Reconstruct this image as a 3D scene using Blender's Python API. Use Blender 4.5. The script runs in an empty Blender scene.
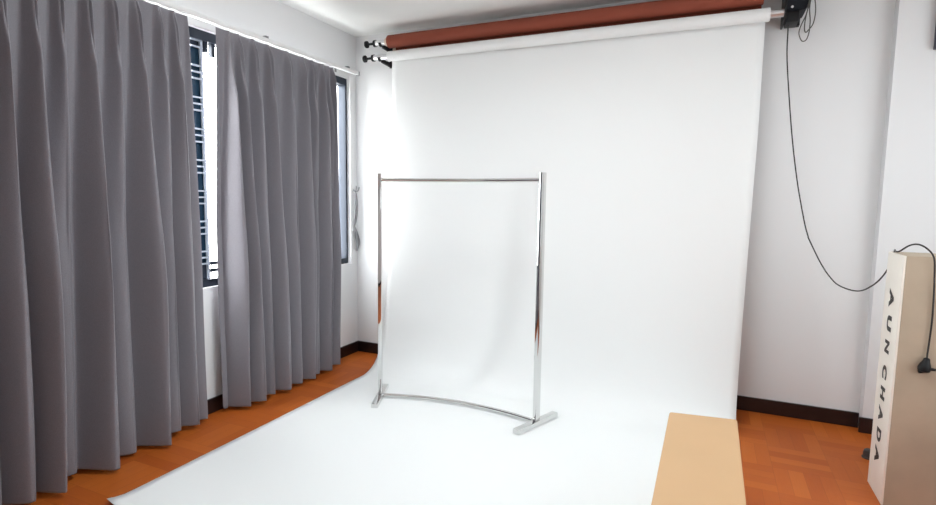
import bpy, bmesh, math, random
from mathutils import Vector, Matrix
random.seed(4)
S = bpy.context.scene
C = S.collection

# ------------------------------------------------------------------ materials
def mat(name):
    m = bpy.data.materials.new(name); m.use_nodes = True
    nt = m.node_tree
    return m, nt, nt.nodes['Principled BSDF']

def simple(name, col, rough=.5, metal=0., spec=.5, bump=0., bscale=200., var=0., vscale=6.):
    m, nt, b = mat(name)
    b.inputs['Base Color'].default_value = (*col, 1)
    b.inputs['Roughness'].default_value = rough
    b.inputs['Metallic'].default_value = metal
    b.inputs['Specular IOR Level'].default_value = spec
    tc = nt.nodes.new('ShaderNodeTexCoord')
    if var:
        n = nt.nodes.new('ShaderNodeTexNoise'); n.inputs['Scale'].default_value = vscale
        n.inputs['Detail'].default_value = 4
        r = nt.nodes.new('ShaderNodeValToRGB')
        r.color_ramp.elements[0].position = .3; r.color_ramp.elements[1].position = .7
        r.color_ramp.elements[0].color = (*[c*(1-var) for c in col], 1)
        r.color_ramp.elements[1].color = (*[min(1, c*(1+var)) for c in col], 1)
        nt.links.new(tc.outputs['Object'], n.inputs['Vector'])
        nt.links.new(n.outputs['Fac'], r.inputs['Fac'])
        nt.links.new(r.outputs['Color'], b.inputs['Base Color'])
    if bump:
        n2 = nt.nodes.new('ShaderNodeTexNoise'); n2.inputs['Scale'].default_value = bscale
        bp = nt.nodes.new('ShaderNodeBump'); bp.inputs['Strength'].default_value = bump
        bp.inputs['Distance'].default_value = .002
        nt.links.new(tc.outputs['Object'], n2.inputs['Vector'])
        nt.links.new(n2.outputs['Fac'], bp.inputs['Height'])
        nt.links.new(bp.outputs['Normal'], b.inputs['Normal'])
    return m

def parquet():
    m, nt, b = mat('parquet')
    N, L = nt.nodes, nt.links
    def mth(op, a, c=None):
        n = N.new('ShaderNodeMath'); n.operation = op
        for i, v in enumerate((a, c)):
            if v is None: continue
            if isinstance(v, (int, float)): n.inputs[i].default_value = v
            else: L.new(v, n.inputs[i])
        return n.outputs[0]
    tc = N.new('ShaderNodeTexCoord'); sp = N.new('ShaderNodeSeparateXYZ')
    L.new(tc.outputs['Object'], sp.inputs[0])
    cell = .30; k = 4
    u = mth('DIVIDE', mth('ADD', sp.outputs['X'], 20.), cell)
    v = mth('DIVIDE', mth('ADD', sp.outputs['Y'], 20.), cell)
    cu, cv = mth('FLOOR', u), mth('FLOOR', v)
    fu, fv = mth('SUBTRACT', u, cu), mth('SUBTRACT', v, cv)
    par = mth('MODULO', mth('ADD', cu, cv), 2.)
    # strip coordinate across the strips of this cell
    sc = mth('ADD', mth('MULTIPLY', fu, par), mth('MULTIPLY', fv, mth('SUBTRACT', 1., par)))
    al = mth('ADD', mth('MULTIPLY', fv, par), mth('MULTIPLY', fu, mth('SUBTRACT', 1., par)))
    st = mth('MULTIPLY', sc, float(k)); si = mth('FLOOR', st); sf = mth('SUBTRACT', st, si)
    cmb = N.new('ShaderNodeCombineXYZ'); L.new(cu, cmb.inputs[0]); L.new(cv, cmb.inputs[1]); L.new(si, cmb.inputs[2])
    wn = N.new('ShaderNodeTexWhiteNoise'); wn.noise_dimensions = '3D'; L.new(cmb.outputs[0], wn.inputs['Vector'])
    # grain
    g = N.new('ShaderNodeCombineXYZ'); L.new(mth('MULTIPLY', al, 1.5), g.inputs[0]); L.new(mth('MULTIPLY', sc, 30.), g.inputs[1]); L.new(mth('MULTIPLY', wn.outputs['Value'], 40.), g.inputs[2])
    gn = N.new('ShaderNodeTexNoise'); gn.inputs['Scale'].default_value = 2.; gn.inputs['Detail'].default_value = 4; L.new(g.outputs[0], gn.inputs['Vector'])
    fac = mth('ADD', mth('MULTIPLY', wn.outputs['Value'], .65), mth('MULTIPLY', gn.outputs['Fac'], .35))
    r = N.new('ShaderNodeValToRGB'); e = r.color_ramp.elements
    e[0].position = .1; e[0].color = (*PQ0, 1)
    e[1].position = .9; e[1].color = (*PQ1, 1)
    L.new(fac, r.inputs['Fac'])
    # joints
    def edge(x, w): return mth('MAXIMUM', mth('LESS_THAN', x, w), mth('GREATER_THAN', x, 1 - w))
    j = mth('MAXIMUM', edge(sf, .018), mth('MAXIMUM', edge(fu, .005), edge(fv, .005)))
    mx = N.new('ShaderNodeMix'); mx.data_type = 'RGBA'
    L.new(mth('MULTIPLY', j, .25), mx.inputs['Factor']); L.new(r.outputs['Color'], mx.inputs['A'])
    mx.inputs['B'].default_value = (.12, .03, .006, 1)
    L.new(mx.outputs['Result'], b.inputs['Base Color'])
    b.inputs['Roughness'].default_value = .42
    b.inputs['Specular IOR Level'].default_value = .22
    return m
PQ0 = (.37, .076, .010); PQ1 = (.50, .128, .020)

def glass(name, tint=(1, 1, 1), refl=.08):
    m, nt, b = mat(name); nt.nodes.remove(b)
    out = nt.nodes['Material Output']
    t = nt.nodes.new('ShaderNodeBsdfTransparent'); t.inputs[0].default_value = (*tint, 1)
    g = nt.nodes.new('ShaderNodeBsdfGlossy'); g.inputs['Roughness'].default_value = .02
    mx = nt.nodes.new('ShaderNodeMixShader'); mx.inputs[0].default_value = refl
    nt.links.new(t.outputs[0], mx.inputs[1]); nt.links.new(g.outputs[0], mx.inputs[2]); nt.links.new(mx.outputs[0], out.inputs[0])
    return m

def cloth():
    m, nt, b = mat('curtain_cloth')
    b.inputs['Roughness'].default_value = .5
    b.inputs['Specular IOR Level'].default_value = .45
    b.inputs['Sheen Weight'].default_value = .3
    b.inputs['Sheen Roughness'].default_value = .4
    N, L = nt.nodes, nt.links
    tc = N.new('ShaderNodeTexCoord')
    n = N.new('ShaderNodeTexNoise'); n.inputs['Scale'].default_value = 350; n.inputs['Detail'].default_value = 2
    L.new(tc.outputs['Object'], n.inputs['Vector'])
    r = N.new('ShaderNodeValToRGB'); e = r.color_ramp.elements
    e[0].color = (.170, .162, .184, 1); e[1].color = (.225, .215, .240, 1); e[0].position = .3; e[1].position = .7
    L.new(n.outputs['Fac'], r.inputs['Fac']); L.new(r.outputs['Color'], b.inputs['Base Color'])
    bp = N.new('ShaderNodeBump'); bp.inputs['Strength'].default_value = .08; bp.inputs['Distance'].default_value = .001
    L.new(n.outputs['Fac'], bp.inputs['Height']); L.new(bp.outputs['Normal'], b.inputs['Normal'])
    return m

M = dict(
    wall=simple('white_wall_paint', (.78, .785, .79), .8, spec=.2, bump=.05, bscale=60),
    ceil=simple('white_ceiling_paint', (.86, .87, .855), .9, spec=.1),
    floor=parquet(),
    base=simple('dark_brown_skirting', (.014, .006, .006), .35, var=.3, vscale=9),
    paper=simple('white_seamless_paper', (.865, .88, .875), .7, spec=.25, bump=.03, bscale=15),
    maroon=simple('maroon_paper', (.27, .064, .036), .6, spec=.3, var=.06, vscale=3),
    card=simple('cardboard_core', (.70, .58, .46), .8),
    alu=simple('aluminium_tube', (.72, .72, .73), .3, 1.),
    chrome=simple('polished_chrome', (.74, .745, .74), .035, 1.),
    black=simple('black_plastic', (.006, .006, .007), .5, spec=.3),
    motor=simple('black_motor_housing', (.005, .007, .012), .55, spec=.25),
    cord=simple('black_cord', (.02, .018, .017), .5),
    chain=simple('grey_chain', (.10, .095, .085), .4, .5),
    cloth=cloth(),
    track=simple('white_track', (.80, .80, .80), .4),
    frame=simple('dark_window_frame', (.018, .026, .042), .4, .3),
    tint=simple('dark_tinted_glass', (.02, .045, .075), .1, spec=.25),
    glass=glass('clear_window_glass'),
    grille=simple('pale_grille_bars', (.45, .50, .56), .4, .3),
    bench=simple('pale_wood_laminate', (.58, .37, .20), .5, spec=.3, var=.03, vscale=2.5),
    edge=simple('bench_edge_band', (.58, .39, .22), .5),
    boxlit=simple('lit_side_beige_board', (.85, .80, .72), .7, var=.03, vscale=5),  # paler than the body: light reaching this side is put into the colour
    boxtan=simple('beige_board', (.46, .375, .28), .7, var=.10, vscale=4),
    ink=simple('black_paint_letters', (.03, .026, .022), .6),
    strap=simple('grey_tieback_cloth', (.22, .22, .23), .7),
    hook=simple('grey_metal_hook', (.25, .25, .26), .35, .8),
    rub=simple('dark_grey_rubber', (.05, .042, .038), .6),
    wbox=simple('dark_slate_casing', (.055, .055, .085), .5),
    gril=simple('black_mesh_front', (.02, .02, .025), .8, bump=.3, bscale=400),
)

# ------------------------------------------------------------------ helpers
def box(bm, x0, x1, y0, y1, z0, z1, bev=0.):
    r = bmesh.ops.create_cube(bm, size=1.)
    vs = r['verts']
    for v in vs:
        v.co = Vector(((x0+x1)/2 + v.co.x*(x1-x0), (y0+y1)/2 + v.co.y*(y1-y0), (z0+z1)/2 + v.co.z*(z1-z0)))
    if bev:
        es = {e for v in vs for e in v.link_edges}
        bmesh.ops.bevel(bm, geom=list(es), offset=bev, segments=2, affect='EDGES', profile=.6)

def obox(bm, c, ax, ay, az, sx, sy, sz, bev=0.):
    """box with centre c and given axes"""
    r = bmesh.ops.create_cube(bm, size=1.)
    vs = r['verts']; ax, ay, az, c = (Vector(q) for q in (ax, ay, az, c))
    for v in vs:
        p = v.co.copy(); v.co = c + ax*(p.x*sx) + ay*(p.y*sy) + az*(p.z*sz)
    if bev:
        es = {e for v in vs for e in v.link_edges}
        bmesh.ops.bevel(bm, geom=list(es), offset=bev, segments=2, affect='EDGES', profile=.6)

def cyl(bm, p, q, r, n=24, r2=None):
    p, q = Vector(p), Vector(q); d = q - p
    mt = Matrix.Translation((p+q)/2) @ d.to_track_quat('Z', 'Y').to_matrix().to_4x4()
    bmesh.ops.create_cone(bm, cap_ends=True, segments=n, radius1=r, radius2=r if r2 is None else r2, depth=d.length, matrix=mt)

def catmull(P, n=8, closed=False):
    P = [Vector(p) for p in P]; out = []
    m = len(P)
    for i in range(m if closed else m-1):
        if closed: a, b, c, d = P[i-1], P[i], P[(i+1) % m], P[(i+2) % m]
        else: a, b, c, d = P[max(i-1, 0)], P[i], P[i+1], P[min(i+2, m-1)]
        for k in range(n):
            t = k/n
            out.append(.5*((2*b) + (c-a)*t + (2*a-5*b+4*c-d)*t*t + (3*b-a-3*c+d)*t**3))
    if not closed: out.append(P[-1])
    return out

def tube(bm, pts, r, n=8, closed=False, rr=None):
    pts = [Vector(p) for p in pts]; rings = []; m = len(pts); up = None
    for i, p in enumerate(pts):
        if closed: t = pts[(i+1) % m] - pts[i-1]
        else: t = pts[min(i+1, m-1)] - pts[max(i-1, 0)]
        t.normalize()
        if up is None:
            up = Vector((0, 0, 1)) if abs(t.z) < .9 else Vector((1, 0, 0))
        a = (up - t*up.dot(t)).normalized(); b = t.cross(a); up = a
        rad = rr[i] if rr else r
        rings.append([bm.verts.new(p + (a*math.cos(2*math.pi*k/n) + b*math.sin(2*math.pi*k/n))*rad) for k in range(n)])
    for i in range(m if closed else m-1):
        A, B = rings[i], rings[(i+1) % m]
        for k in range(n):
            bm.faces.new((A[k], A[(k+1) % n], B[(k+1) % n], B[k]))
    if not closed:
        bm.faces.new(rings[0][::-1]); bm.faces.new(rings[-1])

def lathe(bm, c, axis, prof, n=24):
    """prof: (along, radius) pairs"""
    axis = Vector(axis).normalized(); c = Vector(c)
    up = Vector((0, 0, 1)) if abs(axis.z) < .9 else Vector((1, 0, 0))
    a = (up - axis*up.dot(axis)).normalized(); b = axis.cross(a); rings = []
    for s, r in prof:
        rings.append([bm.verts.new(c + axis*s + (a*math.cos(2*math.pi*k/n) + b*math.sin(2*math.pi*k/n))*max(r, 1e-4)) for k in range(n)])
    for A, B in zip(rings, rings[1:]):
        for k in range(n): bm.faces.new((A[k], A[(k+1) % n], B[(k+1) % n], B[k]))
    bm.faces.new(rings[0][::-1]); bm.faces.new(rings[-1])

def prism(bm, poly, axis, d0, d1):
    """poly of 2-D points in the plane perpendicular to axis ('x','y','z'), extruded d0..d1"""
    def P(u, v, d): return {'x': (d, u, v), 'y': (u, d, v), 'z': (u, v, d)}[axis]
    A = [bm.verts.new(P(u, v, d0)) for u, v in poly]; B = [bm.verts.new(P(u, v, d1)) for u, v in poly]
    bm.faces.new(A); bm.faces.new(B[::-1])
    n = len(poly)
    for k in range(n): bm.faces.new((A[k], B[k], B[(k+1) % n], A[(k+1) % n]))

def obj(name, bm, m, parent=None, smooth=True, base=None):
    bmesh.ops.recalc_face_normals(bm, faces=bm.faces)
    me = bpy.data.meshes.new(name); bm.to_mesh(me); bm.free()
    me.materials.append(m)
    o = bpy.data.objects.new(name, me); C.objects.link(o)
    off = Vector((0, 0, 0)); q = parent
    while q: off += q.location; q = q.parent
    if parent: o.parent = parent
    elif base: o.location = base; off = Vector(base)
    me.transform(Matrix.Translation(-off))
    if smooth:
        for p in me.polygons: p.use_smooth = True
        try: me.set_sharp_from_angle(angle=math.radians(35))
        except Exception: pass
    return o

def thing(name, label, cat, loc, group=None):
    o = bpy.data.objects.new(name, None); C.objects.link(o)
    o.empty_display_size = .1; o.location = loc
    o['label'] = label; o['category'] = cat
    if group: o['group'] = group
    return o

def tag(o, label, cat, group=None):
    o['label'] = label; o['category'] = cat
    if group: o['group'] = group
    return o

def struct(name, bm, m, parent=None):
    o = obj(name, bm, m, parent, smooth=False)
    if not parent: o['kind'] = 'structure'
    return o
B = bmesh.new

# ------------------------------------------------------------------ setting
XL, XR, YB, YF, ZC = -3.08, 1.95, 4.285, -1.8, 2.97
WT = .16
WY0, WY1, WZ0, WZ1 = 1.0, 4.18, .872, 2.572       # window opening in the left wall
PX, PY = .985, 4.20                                  # pillar corner

bm = B(); box(bm, XL-WT, XR+WT, YF-WT, YB+WT, -.12, 0); struct('floor', bm, M['floor'])
bm = B(); box(bm, XL-WT, XR+WT, YF-WT, YB+WT, ZC, ZC+.12); struct('ceiling', bm, M['ceil'])
bm = B(); box(bm, XL-WT, XR+WT, YB, YB+WT, 0, ZC); struct('wall_back', bm, M['wall'])
bm = B(); box(bm, PX, XR, PY, YB, 0, ZC); struct('wall_back_right', bm, M['wall'])
bm = B(); box(bm, XR, XR+WT, YF-WT, YB, 0, ZC); struct('wall_right', bm, M['wall'])
bm = B(); box(bm, XL, XR, YF-WT, YF, 0, ZC); struct('wall_front', bm, M['wall'])
bm = B()
box(bm, XL-WT, XL, YF-WT, WY0, 0, ZC); box(bm, XL-WT, XL, WY1, YB, 0, ZC)
box(bm, XL-WT, XL, WY0, WY1, 0, WZ0); box(bm, XL-WT, XL, WY0, WY1, WZ1, ZC)
struct('wall_left', bm, M['wall'])

def skirting(name, x0, x1, y0, y1, h=.102):
    bm = B(); box(bm, x0, x1, y0, y1, 0, h, .004); struct(name, bm, M['base'])
skirting('baseboard_back', XL+.018, PX-.002, YB-.018, YB)
skirting('baseboard_back_right', PX-.018, XR, PY-.018, PY)
skirting('baseboard_left', XL, XL+.018, YF, YB)
skirting('baseboard_right', XR-.018, XR, YF, PY-.018)
skirting('baseboard_front', XL+.018, XR-.018, YF, YF+.018)

# window: dark frame, two tinted sashes, a clear opening, pale grille bars
w = bpy.data.objects.new('window_1', None); C.objects.link(w); w.location = (XL-.06, WY0, WZ0); w['kind'] = 'structure'
FX0, FX1 = XL-.11, XL-.03
bm = B()
box(bm, FX0, FX1, WY0, WY1, WZ0, WZ0+.05); box(bm, FX0, FX1, WY0, WY1, WZ1-.06, WZ1)
box(bm, FX0, FX1, WY0, WY0+.05, WZ0+.05, WZ1-.06); box(bm, FX0, FX1, WY1-.022, WY1, WZ0+.05, WZ1-.06)
struct('window_frame', bm, M['frame'], w)
def sash(y0, y1, pane_mat, x=XL-.085, sw=.035, bot=.10):
    bm = B(); z0, z1 = WZ0+.05, WZ1-.06
    box(bm, x-.018, x+.018, y0, y1, z0, z0+bot); box(bm, x-.018, x+.018, y0, y1, z1-.05, z1)
    box(bm, x-.018, x+.018, y0, y0+sw, z0+bot, z1-.05); box(bm, x-.018, x+.018, y1-sw, y1, z0+bot, z1-.05)
    s = struct('window_sash', bm, M['frame'], w)
    bm = B(); box(bm, x-.004, x+.004, y0+sw, y1-sw, z0+bot, z1-.05); struct('pane', bm, pane_mat, s)
sash(2.55, 2.655, M['tint'], sw=.010)
sash(3.82, 4.068, M['tint'], sw=.02)
bm = B(); box(bm, XL-.089, XL-.081, WY0+.05, 2.548, WZ0+.05, WZ1-.06); struct('pane', bm, M['glass'], w)
bm = B(); box(bm, XL-.089, XL-.081, 2.657, 3.818, WZ0+.05, WZ1-.06); struct('pane', bm, M['glass'], w)
bm = B(); box(bm, XL-.089, XL-.081, 4.070, WY1-.022, WZ0+.05, WZ1-.06); struct('pane', bm, M['glass'], w)
# two short dark stubs hanging under the head of the clear opening, low rail of the grille
for y0, y1, zb in ((2.660, 2.684, 2.445), (2.716, 2.744, 2.425)):
    bm = B(); box(bm, XL-.075, XL-.045, y0, y1, zb, WZ1-.06); struct('head_stub', bm, M['frame'], w)
bm = B()
for z in (.965, 1.015): box(bm, XL-.075, XL-.062, 2.657, 3.818, z, z+.022)
cyl(bm, (XL-.066, 2.674, WZ0+.05), (XL-.066, 2.674, 2.445), .004, 8)
struct('grille_rail', bm, M['frame'], w)
bm = B(); z = 1.03
while z < 2.50:
    for dz in (0, .042, .084):
        for y0, y1 in ((2.558, 2.648), (3.83, 4.06)):
            if dz > .05 and y0 > 3: continue
            box(bm, XL-.060, XL-.048, y0, y1, z+dz-.005, z+dz+.005)
    z += .205
for y in (2.638, 3.83, 4.05): box(bm, XL-.064, XL-.046, y-.007, y+.007, WZ0+.05, WZ1-.06)
struct('window_grille', bm, M['grille'], w)
bm = B()
box(bm, XL, XL+.008, WY1, WY1+.045, WZ0-.01, WZ1+.02)
struct('trim_1', bm, M['track'])

# ------------------------------------------------------------------ curtains
def curtain(name, label, ridges, y_start, y_end, z_top, z_hem, xv_top=-2.962, xv_hem=-3.012, a_hem=.165, seed=0):
    """ridges: (y at heading, y at hem, strength at hem); pinch pleats above, broad folds below"""
    rnd = random.Random(seed)
    NZ = 64; NR = 18
    keys = [(y_start[0], y_start[1], y_start[2])] + list(ridges) + [(y_end[0], y_end[1], y_end[2])]
    cols = []
    for i in range(len(keys)-1):
        for k in range(NR): cols.append((i, k/NR - .8*math.sin(2*math.pi*k/NR)/(2*math.pi)))
    cols.append((len(keys)-2, 1.))
    ph = [rnd.uniform(0, 6.28) for _ in keys]
    bm = B(); rows = []
    for j in range(NZ+1):
        s = (j/NZ)**1.35                       # denser rows at the heading
        z = z_top + (z_hem - z_top)*s
        d = z_top - z
        row = []
        p = 9 - 7.0*min(1, max(0, (d-.08)/.8))**.6 - .4*s          # pinched -> broad
        if d < .09: A = .018 + .050*(d/.09)
        else: A = .068 + (a_hem-.068)*min(1, (d-.09)/1.5)**.8
        st = min(1, max(0, d-.10)/1.2)
        for i, t in cols:
            a, b = keys[i], keys[i+1]
            ya = a[0] + (a[1]-a[0])*s; yb = b[0] + (b[1]-b[0])*s
            y = ya + (yb-ya)*t
            sa = 1 + (a[2]-1)*st; sb = 1 + (b[2]-1)*st
            if i == 0: sa = a[2]
            if i == len(keys)-2: sb = b[2]
            amp = sa + (sb-sa)*(t*t*(3-2*t))
            c = (.5 + .5*math.cos(2*math.pi*t))
            f = c**p
            # pinch pleat: two fingers nipped together with a crease between them, opening below
            if d < .42 and not (i == 0 and t < .5) and not (i == len(keys)-2 and t > .5):
                m_ = min(t, 1-t)*(yb-ya)
                k_ = min(1, d/.03)*max(0, 1-max(0, d-.14)/.28)
                f += k_*(.45*math.exp(-(m_/.018)**2) - 1.0*math.exp(-(m_/.007)**2))
            x = xv_top + (xv_hem-xv_top)*min(1, d/1.2) + A*amp*f
            # folds lean a little past themselves; slow sway down the drop
            y += .030*st*f*(0 if (i == 0 and t == 0) else 1) + .012*st*math.sin(2*math.pi*t) + .006*st*math.sin(z*2.1+ph[i])
            x += .006*st*math.sin(z*3.0+ph[i]*1.7)*f
            zz = z + .006*math.sin(y*9)*s if j == NZ else z
            row.append(bm.verts.new((x, y, zz)))
        rows.append(row)
    for A_, B_ in zip(rows, rows[1:]):
        for k in range(len(A_)-1): bm.faces.new((A_[k], A_[k+1], B_[k+1], B_[k]))
    o = obj(name, bm, M['cloth'], base=(-2.95, (y_start[0]+y_end[0])/2, z_hem))
    for p_ in o.data.polygons: p_.use_smooth = True
    sm = o.modifiers.new('thick', 'SOLIDIFY'); sm.thickness = .002; sm.offset = 0
    sb = o.modifiers.new('smooth', 'SUBSURF'); sb.levels = 1; sb.render_levels = 1
    tag(o, label, 'curtain')
    return o
curtain('curtain', 'wide grey pleated curtain at the left edge, nearest of the two curtains', [
    (.96, .94, 1.), (1.08, 1.04, .7), (1.20, 1.15, 1.), (1.315, 1.25, .6), (1.435, 1.365, .8), (1.560, 1.475, 1.15), (1.675, 1.60, .25), (1.806, 1.735, 1.12),
    (1.939, 1.895, .45), (2.067, 2.05, 1.12), (2.205, 2.20, .45), (2.300, 2.315, .6)],
    (.90, .90, .5), (2.400, 2.425, .3), 2.575, .025, seed=3)
curtain('curtain', 'narrower grey pleated curtain between the window gap and the back wall', [
    (2.70, 2.69, .9), (2.778, 2.80, 1.05), (2.909, 2.93, .85), (3.043, 3.057, 1.05), (3.239, 3.218, .85),
    (3.413, 3.352, 1.), (3.517, 3.45, .7), (3.651, 3.56, 1.), (3.72, 3.63, .7)],
    (2.608, 2.588, .12), (3.775, 3.725, .8), 2.572, .03, seed=8)
tr = thing('curtain_track', 'white curtain track running along the left wall above the grey curtains', 'curtain track', (-2.95, 2.5, 2.6))
bm = B(); box(bm, -2.968, -2.936, .7, 4.125, 2.582, 2.612, .003); obj('rail', bm, M['track'], tr)
bm = B(); box(bm, -2.970, -2.934, 4.125, 4.14, 2.578, 2.614, .004); obj('end_cap', bm, M['hook'], tr)
for y in (1.3, 2.2, 3.03, 3.98):
    bm = B(); box(bm, XL, -2.945, y-.012, y+.012, 2.613, 2.619); box(bm, XL, XL+.004, y-.012, y+.012, 2.59, 2.65); box(bm, -2.968, -2.936, y-.014, y+.014, 2.612, 2.626)
    obj('bracket', bm, M['hook'], tr)

# tieback on its hook beside the window
hk = obj('wall_hook', (lambda b: (box(b, XL, XL+.006, 4.205, 4.225, 1.535, 1.60, .002),
     tube(b, catmull([(XL+.006, 4.215, 1.565), (XL+.03, 4.213, 1.55), (XL+.05, 4.205, 1.565), (XL+.055, 4.20, 1.60)]), .005),
     tube(b, catmull([(XL+.006, 4.222, 1.565), (XL+.03, 4.232, 1.55), (XL+.05, 4.240, 1.56), (XL+.055, 4.245, 1.59)]), .005), b)[-1])(B()), M['hook'], base=(XL, 4.215, 1.565))
tag(hk, 'small grey double wall hook right of the window', 'hook')
bm = B()
pts = catmull([(XL+.034, 4.214, 1.553), (XL+.042, 4.216, 1.45), (XL+.046, 4.205, 1.33), (XL+.04, 4.185, 1.24), (XL+.035, 4.178, 1.175)], 8)
def ribbon(bm, pts, ws, th=.004):
    rows = []
    for p, w_ in zip(pts, ws):
        rows.append([bm.verts.new(p + Vector((sx*th, sy*w_, 0))) for sx, sy in ((-.5, -.5), (.5, -.5), (.5, .5), (-.5, .5))])
    for A_, B_ in zip(rows, rows[1:]):
        for k in range(4): bm.faces.new((A_[k], A_[(k+1) % 4], B_[(k+1) % 4], B_[k]))
    bm.faces.new(rows[0][::-1]); bm.faces.new(rows[-1])
ribbon(bm, pts, [.010 + .034*math.sin(math.pi*i/(len(pts)-1))**.8 for i in range(len(pts))], .008)
pts2 = catmull([(XL+.038, 4.195, 1.22), (XL+.03, 4.235, 1.14), (XL+.034, 4.252, 1.06), (XL+.03, 4.235, .985)], 8)
ribbon(bm, pts2, [.010 + .045*math.sin(math.pi*i/(len(pts2)-1))**1.2 for i in range(len(pts2))], .010)
tb = obj('curtain_tieback', bm, M['strap'], base=(XL+.04, 4.215, 1.553))
tag(tb, 'limp grey curtain tieback hanging from the hook right of the window', 'tieback')

# ------------------------------------------------------------------ backdrops
WR, WYc, WZc = .042, 4.10, 2.708          # white roll
MR, MYc, MZc = .054, 4.115, 2.834         # maroon roll
def roll(bm, x0, x1, y, z, r): lathe(bm, (0, y, z), (1, 0, 0), [(x0, .028), (x0, r-.004), (x0+.003, r), (x1-.003, r), (x1, r-.004), (x1, .028)], 40)
def plug(parent, x, y, z, side):
    bm = B(); s = side
    lathe(bm, (x, y, z), (s, 0, 0), [(0, .018), (0, .029), (.022, .029), (.024, .011), (.085, .010), (.086, .020), (.092, .030), (.108, .030), (.112, .022), (.118, .014)], 20)
    obj('end_plug', bm, M['black'], parent)

wb = thing('paper_backdrop', 'white seamless paper backdrop hanging from its roll and sweeping over the floor', 'photo backdrop', (-1.2, 4.1, 0))
bm = B(); roll(bm, -2.605, .285, WYc, WZc, WR); obj('roll', bm, M['paper'], wb)
bm = B(); lathe(bm, (0, WYc, WZc), (1, 0, 0), [(-2.750, .020), (-2.750, .024), (.362, .024), (.362, .020)], 24); obj('core_tube', bm, M['alu'], wb)
plug(wb, -2.750, WYc, WZc, -1)
# sheet: off the back of the roll, down the wall, curved sweep, out over the floor
prof = [(WYc, WZc+WR+.001), (WYc+.030, WZc+.031), (WYc+WR+.001, WZc), (WYc+.040, 2.62), (4.135, 2.3), (4.125, 1.9), (4.11, 1.5), (4.085, 1.1), (4.06, .8), (4.03, .55),
        (3.995, .36), (3.955, .22), (3.90, .115), (3.83, .048), (3.74, .012), (3.62, .003), (3.3, .003), (2.8, .003), (2.3, .003), (1.9, .003), (1.56, .003)]
pp = catmull([(0, y, z) for y, z in prof], 6)
xl, xr = -2.597, .262
NX = 60; bm = B(); rows = []
for q in pp:
    row = []
    for k in range(NX+1):
        u = k/NX
        x = xl + (xr-xl)*u
        hang = max(0, min(1, (2.6-q.z)/.8))*max(0, min(1, (q.z-.1)/.5))
        dy = .010*math.sin(u*5.3+.6)*hang
        dz = 0
        if q.z < .01 and q.y < 3.6:
            dc = math.hypot((x-xl)/.10, (q.y-1.56)/.12)      # front left corner lifts off the floor
            dz = .022*max(0, 1-dc)**2 + .0016*(1+math.sin(x*2.2+q.y*1.7))
        xx = xl + (xr - .036*(1-min(1, q.z/2.0)) - xl)*u
        row.append(bm.verts.new((xx, q.y+dy, max(.0025, q.z+dz))))
    rows.append(row)
for A_, B_ in zip(rows, rows[1:]):
    for k in range(NX): bm.faces.new((A_[k], A_[k+1], B_[k+1], B_[k]))
sh = obj('sheet', bm, M['paper'], wb)
for p_ in sh.data.polygons: p_.use_smooth = True
sm = sh.modifiers.new('thick', 'SOLIDIFY'); sm.thickness = .0012; sm.offset = 0

mb = thing('backdrop_roll', 'maroon paper backdrop rolled up above the white roll', 'photo backdrop', (-1.2, 4.115, MZc))
bm = B(); roll(bm, -2.612, .243, MYc, MZc, MR); obj('roll', bm, M['maroon'], mb)
bm = B(); lathe(bm, (0, MYc, MZc), (1, 0, 0), [(-2.742, .020), (-2.742, .024), (.362, .024), (.362, .020)], 24); obj('core_tube', bm, M['alu'], mb)
plug(mb, -2.742, MYc, MZc, -1)
bm = B()                                       # loose end of the paper, hanging behind the roll
fl = [(MYc, MZc+MR+.0012), (MYc+.04, MZc+.038), (MYc+MR+.002, MZc), (MYc+.052, MZc-.05), (MYc+.046, MZc-.088)]
ff = catmull([(0, y, z) for y, z in fl], 5); rows = []
for q in ff: rows.append([bm.verts.new((x, q.y, q.z)) for x in (-2.575, -1.2, .236)])
for A_, B_ in zip(rows, rows[1:]):
    for k in range(2): bm.faces.new((A_[k], A_[k+1], B_[k+1], B_[k]))
lo = obj('loose_end', bm, M['maroon'], mb); sm = lo.modifiers.new('thick', 'SOLIDIFY'); sm.thickness = .001
bm = B(); lathe(bm, (0, MYc, MZc), (1, 0, 0), [(-2.640, .026), (-2.640, .034), (-2.611, .034), (-2.611, .026)], 24); obj('cardboard_core', bm, M['card'], mb)
bm = B(); box(bm, -2.600, -2.572, MYc+.04, MYc+.046, MZc-.085, MZc-.045, .001); obj('tape_tab', bm, M['card'], mb)

def bracket(x, label):
    t = thing('roller_bracket', label, 'bracket', (x, YB, 2.75))
    bm = B(); box(bm, x-.020, x+.020, YB-.006, YB, 2.655, 2.88, .002); obj('wall_plate', bm, M['black'], t)
    for yc, zc, r in ((WYc, WZc, .026), (MYc, MZc, .026)):
        bm = B()
        prism(bm, [(YB-.006, zc-.050), (YB-.006, zc-.01), (yc+.034, zc-.012), (yc+.026, zc-.030), (yc+.02, zc-.038)], 'x', x-.010, x+.010)
        # open cradle under the tube
        arc = [(yc+math.cos(a)*r, zc+math.sin(a)*r) for a in [math.radians(d) for d in range(190, 371, 15)]]
        arc2 = [(yc+math.cos(a)*(r+.010), zc+math.sin(a)*(r+.010)) for a in [math.radians(d) for d in range(370, 189, -15)]]
        prism(bm, arc+arc2, 'x', x-.010, x+.010)
        obj('hook_arm', bm, M['black'], t)
bracket(-2.690, 'black double hook bracket on the back wall at the left end of the rolls')

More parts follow.
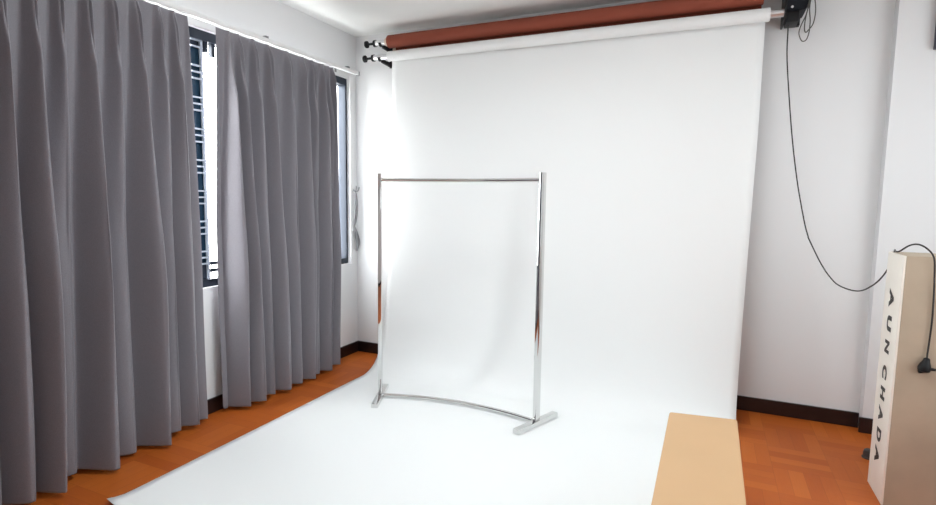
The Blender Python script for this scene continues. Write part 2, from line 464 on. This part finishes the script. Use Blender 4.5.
mo = thing('hoist_motor', 'black motor box on the wall at the right end of the rolls', 'motor', (.42, YB, 2.78))
bm = B(); box(bm, .362, .374, 4.04, YB, 2.655, 2.94, .003); obj('side_plate', bm, M['black'], mo)
bm = B(); prism(bm, [(.374, 2.70), (.474, 2.70), (.488, 2.722), (.512, 2.80), (.512, 2.93), (.374, 2.93)], 'y', 4.035, 4.25)
bmesh.ops.bevel(bm, geom=bm.edges[:], offset=.006, segments=2, affect='EDGES'); obj('housing', bm, M['motor'], mo)
bm = B(); box(bm, .374, .444, 4.05, 4.20, 2.635, 2.703, .008); obj('gear_case', bm, M['black'], mo)
bm = B(); cyl(bm, (.400, 4.028, 2.72), (.400, 4.036, 2.72), .007, 16); obj('screw', bm, M['alu'], mo)
bm = B(); obox(bm, (.494, 4.026, 2.765), (.94, 0, .34), (0, 1, 0), (-.34, 0, .94), .008, .006, .075, .001); obj('lever', bm, M['alu'], mo)
bm = B(); box(bm, .40, .47, 4.24, YB, 2.66, 2.93, .003); obj('mounting_block', bm, M['black'], mo)

bm = B()
tube(bm, catmull([(.494, 4.022, 2.79), (.486, 4.02, 2.73), (.476, 4.02, 2.66), (.452, 4.02, 2.595), (.445, 4.02, 2.55), (.462, 4.02, 2.505), (.485, 4.02, 2.507), (.498, 4.02, 2.55), (.500, 4.02, 2.62), (.492, 4.02, 2.70), (.500, 4.02, 2.79)], 8), .0032, 6)
tube(bm, catmull([(.498, 4.016, 2.79), (.488, 4.014, 2.72), (.474, 4.014, 2.64), (.472, 4.014, 2.575), (.480, 4.014, 2.552), (.494, 4.014, 2.565), (.516, 4.014, 2.60), (.524, 4.014, 2.66), (.520, 4.014, 2.72), (.506, 4.014, 2.79)], 8), .0032, 6)
tag(obj('pull_chain', bm, M['chain'], base=(.495, 4.02, 2.79)), 'thin looped chain hanging from the black motor box', 'chain')

pc = thing('power_cable', 'thin black cable drooping from the motor across the wall and over the tall box', 'cable', (.393, 4.12, 2.62))
cpts = [(.393, 4.12, 2.634), (.394, 4.125, 2.59), (.403, 4.15, 2.424), (.441, 4.16, 2.104), (.472, 4.165, 1.88), (.51, 4.16, 1.649), (.540, 4.155, 1.50), (.573, 4.15, 1.355), (.593, 4.14, 1.284), (.600, 4.135, 1.262), (.665, 4.1, 1.121), (.715, 4.05, 1.035),
        (.764, 4.0, .986), (.827, 3.85, .982), (.852, 3.65, 1.049), (.864, 3.50, 1.135), (.872, 3.425, 1.225), (.868, 3.39, 1.2665), (.848, 3.30, 1.268), (.850, 3.245, 1.272), (.875, 3.20, 1.305), (.905, 3.182, 1.312), (.940, 3.176, 1.29), (.965, 3.176, 1.248),
        (.975, 3.182, 1.15), (.981, 3.186, 1.05), (.983, 3.186, .95), (.981, 3.186, .86), (.978, 3.184, .80), (.977, 3.182, .765)]
bm = B(); tube(bm, catmull(cpts, 6), .0040, 8); obj('cord', bm, M['cord'], pc)
bm = B()
lathe(bm, (.977, 3.178, .775), (-.15, 0, -1), [(0, .006), (.004, .012), (.018, .015), (.035, .022), (.050, .026), (.064, .024), (.070, .014)], 20)
cyl(bm, (.975, 3.178, .715), (.948, 3.174, .706), .013, 14, .009); cyl(bm, (.975, 3.178, .725), (1.012, 3.174, .722), .010, 14, .006)
obj('plug', bm, M['black'], pc)

# ------------------------------------------------------------------ clothes rack
rk = thing('clothes_rack', 'empty chrome clothes rack standing on the white paper', 'clothes rack', (-1.6, 3.38, .004))
PLc, PRc = Vector((-2.180, 3.312, 0)), Vector((-.982, 3.348, 0))
z0 = .0045
def leg(c, t, d):
    """t: along the bar, d: along the foot"""
    t, d = Vector(t).normalized(), Vector(d).normalized(); zz = Vector((0, 0, 1))
    bm = B(); obox(bm, c + zz*(z0+.85), t, d, zz, .026, .046, 1.63, .003); obj('post', bm, M['chrome'], rk)
    bm = B(); obox(bm, c + zz*(z0+.0195), t, d, zz, .048, .425, .031, .003); f = obj('foot', bm, M['chrome'], rk)
    for s in (-1, 1):
        bm = B(); obox(bm, c + d*(s*.19) + zz*(z0+.002), t, d, zz, .03, .02, .004); obj('foot_pad', bm, M['black'], f)
    bm = B(); q = c + zz*(z0+.042); cyl(bm, q - d*.024, q - d*.027, .005, 12); obj('screw', bm, M['hook'], rk)
leg(PLc, (.93, .37, 0), (-.37, .93, 0)); leg(PRc, (.936, -.352, 0), (.352, .936, 0))
def arcpts(z, n=24, sag=.105):
    out = []; nrm = Vector((-(PRc-PLc).y, (PRc-PLc).x, 0)).normalized()
    for i in range(n+1):
        u = i/n; out.append(PLc.lerp(PRc, u) + nrm*(sag*4*u*(1-u)) + Vector((0, 0, z)))
    return out
bm = B(); tube(bm, arcpts(z0+.024), .014, 12); obj('bottom_bar', bm, M['chrome'], rk)
bm = B(); tube(bm, arcpts(z0+1.618), .0135, 16); obj('hanging_bar', bm, M['chrome'], rk)
for c in (PLc, PRc):
    m_ = (PLc+PRc)/2; dr = (m_-c).normalized()

# ------------------------------------------------------------------ bench in front
bn = thing('bench', 'long narrow bench with pale wooden top in the foreground', 'bench', (.018, 2.05, 0))
bm = B(); prism(bm, [(-.134, 1.2), (.166, 1.2), (.172, 2.832), (.164, 2.842), (-.127, 2.800), (-.133, 2.79)], 'z', .42, .45)
bmesh.ops.bevel(bm, geom=bm.edges[:], offset=.003, segments=2, affect='EDGES'); obj('bench_top', bm, M['bench'], bn)
for x in (-.095, .125):
    for y in (1.3, 2.70):
        bm = B(); box(bm, x-.02, x+.02, y-.02, y+.02, .005 if y > 1.56 else 0.0, .42, .003); obj('leg', bm, M['edge'], bn)
bm = B(); box(bm, -.105, -.085, 1.32, 2.68, .36, .42); box(bm, .115, .135, 1.32, 2.68, .36, .42); obj('apron', bm, M['edge'], bn)

# ------------------------------------------------------------------ tall box with letters
BX0, BX1, BY0, BY1, BZ = .857, 1.24, 3.195, 3.45, 1.255
bx = thing('tall_box', 'tall beige box standing on end at the right edge, black letters down its side', 'box', (1.03, 3.3, 0))
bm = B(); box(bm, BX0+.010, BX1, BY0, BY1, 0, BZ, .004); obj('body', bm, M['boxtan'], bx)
bm = B(); box(bm, BX0, BX0+.010, BY0+.0015, BY1-.001, .0, BZ-.001, .002); sp_ = obj('side_panel', bm, M['boxlit'], bx); sp_['label'] = 'beige side panel, coloured paler for the light on it'
def letter(ch, zc, size, squash):
    bm = B()
    cu = bpy.data.curves.new('letter', 'FONT'); cu.body = ch; cu.size = 1.; cu.align_x = 'CENTER'; cu.extrude = 0; cu.offset = .055
    o = bpy.data.objects.new('letter', cu); C.objects.link(o)
    dg = bpy.context.evaluated_depsgraph_get(); me = o.evaluated_get(dg).to_mesh()
    vs = [v.co.copy() for v in me.vertices]; fs = [list(q.vertices) for q in me.polygons]
    cx = (min(v.x for v in vs)+max(v.x for v in vs))/2; w_ = max(v.x for v in vs)-min(v.x for v in vs); h_ = max(v.y for v in vs)-min(v.y for v in vs); b_ = min(v.y for v in vs)
    # reads downwards on the left-facing side: letter right -> down, letter top -> towards the front edge
    nv = [bm.verts.new((BX0-.0012, 3.362 - ((v.y-b_)/h_)*squash, zc - (v.x-cx)/w_*size)) for v in vs]
    for q in fs:
        try: bm.faces.new([nv[i] for i in q])
        except ValueError: pass
    o.evaluated_get(dg).to_mesh_clear(); bpy.data.objects.remove(o); bpy.data.curves.remove(cu)
    obj('letter', bm, M['ink'], sp_, smooth=False)
for ch, zc, sz in (('A', 1.027, .098), ('U', .899, .080), ('N', .778, .066), ('C', .645, .072), ('H', .534, .068), ('A', .424, .082), ('D', .312, .070), ('A', .205, .092)):
    letter(ch, zc, sz, .074)

# small dark stop behind the box, wall box high on the right
bm = B(); lathe(bm, (.930, 3.775, 0), (0, 0, 1), [(0, .030), (.006, .032), (.012, .026), (.03, .026), (.048, .022), (.056, .012)], 20)
tag(obj('door_stop', bm, M['rub'], base=(.930, 3.775, 0)), 'small dark rounded stop on the floor just behind the tall beige box', 'door stop')
wx = thing('wall_box', 'dark slate box mounted high on the wall, cut off by the right edge', 'wall box', (1.30, PY, 2.6))
bm = B(); box(bm, 1.170, 1.45, PY-.05, PY, 2.425, 2.85, .004); obj('casing', bm, M['wbox'], wx)
bm = B(); box(bm, 1.182, 1.438, PY-.054, PY-.0495, 2.437, 2.838, .001); obj('front_panel', bm, M['gril'], wx)

# ------------------------------------------------------------------ light
wd = bpy.data.worlds.new('sky'); S.world = wd; wd.use_nodes = True
wn_, wl_ = wd.node_tree.nodes, wd.node_tree.links
bg = wn_['Background']; bg.inputs[1].default_value = 24.
tcw = wn_.new('ShaderNodeTexCoord'); spw = wn_.new('ShaderNodeSeparateXYZ'); rw = wn_.new('ShaderNodeValToRGB')   # hazy white sky over duller ground
rw.color_ramp.elements[0].position = .47; rw.color_ramp.elements[0].color = (.46, .47, .465, 1)
rw.color_ramp.elements[1].position = .53; rw.color_ramp.elements[1].color = (.95, .985, 1, 1)
mpw = wn_.new('ShaderNodeMapRange'); mpw.inputs['From Min'].default_value = -1; mpw.inputs['From Max'].default_value = 1
wl_.new(tcw.outputs['Generated'], spw.inputs[0]); wl_.new(spw.outputs['Z'], mpw.inputs['Value']); wl_.new(mpw.outputs['Result'], rw.inputs['Fac']); wl_.new(rw.outputs['Color'], bg.inputs[0])
def area(name, loc, target, sx, sy, power, col=(1, 1, 1)):
    l = bpy.data.lights.new(name, 'AREA'); l.shape = 'RECTANGLE'; l.size = sx; l.size_y = sy; l.energy = power; l.color = col
    o = bpy.data.objects.new(name, l); C.objects.link(o); o.location = loc
    o.rotation_euler = (Vector(target)-Vector(loc)).to_track_quat('-Z', 'Y').to_euler()
    return o
def point_fill(name, loc, power, r=.25, col=(.97, .985, 1)):
    l = bpy.data.lights.new(name, 'POINT'); l.energy = power; l.shadow_soft_size = r; l.color = col
    o = bpy.data.objects.new(name, l); C.objects.link(o); o.location = loc
DAY = (.90, .967, 1)
area('side_fill_light', (1.9, 2.5, 1.65), (-3, 2.6, 1.4), 2.4, 1.8, 36, DAY)  # added area light from the right; the right wall has no window
point_fill('rear_fill_light', (.2, -.4, 2.35), 16, .3, DAY)  # added fill above and behind the camera, not a lamp of the room
area('ceiling_lamp_light', (-.9, 2.1, 2.93), (-.9, 2.1, 0), 1.6, .7, 52, DAY)

# ------------------------------------------------------------------ camera
cd = bpy.data.cameras.new('camera'); co = bpy.data.objects.new('camera', cd); C.objects.link(co)
cd.sensor_width = 36; cd.lens = 539.909/936*36; cd.clip_start = .02
r_, u_, f_ = Vector((.91249600, .40885538, .01372290)), Vector((-.05336662, .08571258, .99488962)), Vector((-.40558975, .90856515, -.10003161))
mtx = Matrix((r_, u_, -f_)).transposed().to_4x4(); mtx.translation = (0, 0, 1.5)
co.matrix_world = mtx
S.camera = co
S.view_settings.view_transform = 'Standard'; S.view_settings.look = 'None'; S.view_settings.gamma = 1; S.view_settings.exposure = -.05
try: S.view_settings.use_curve_mapping = False
except Exception: pass
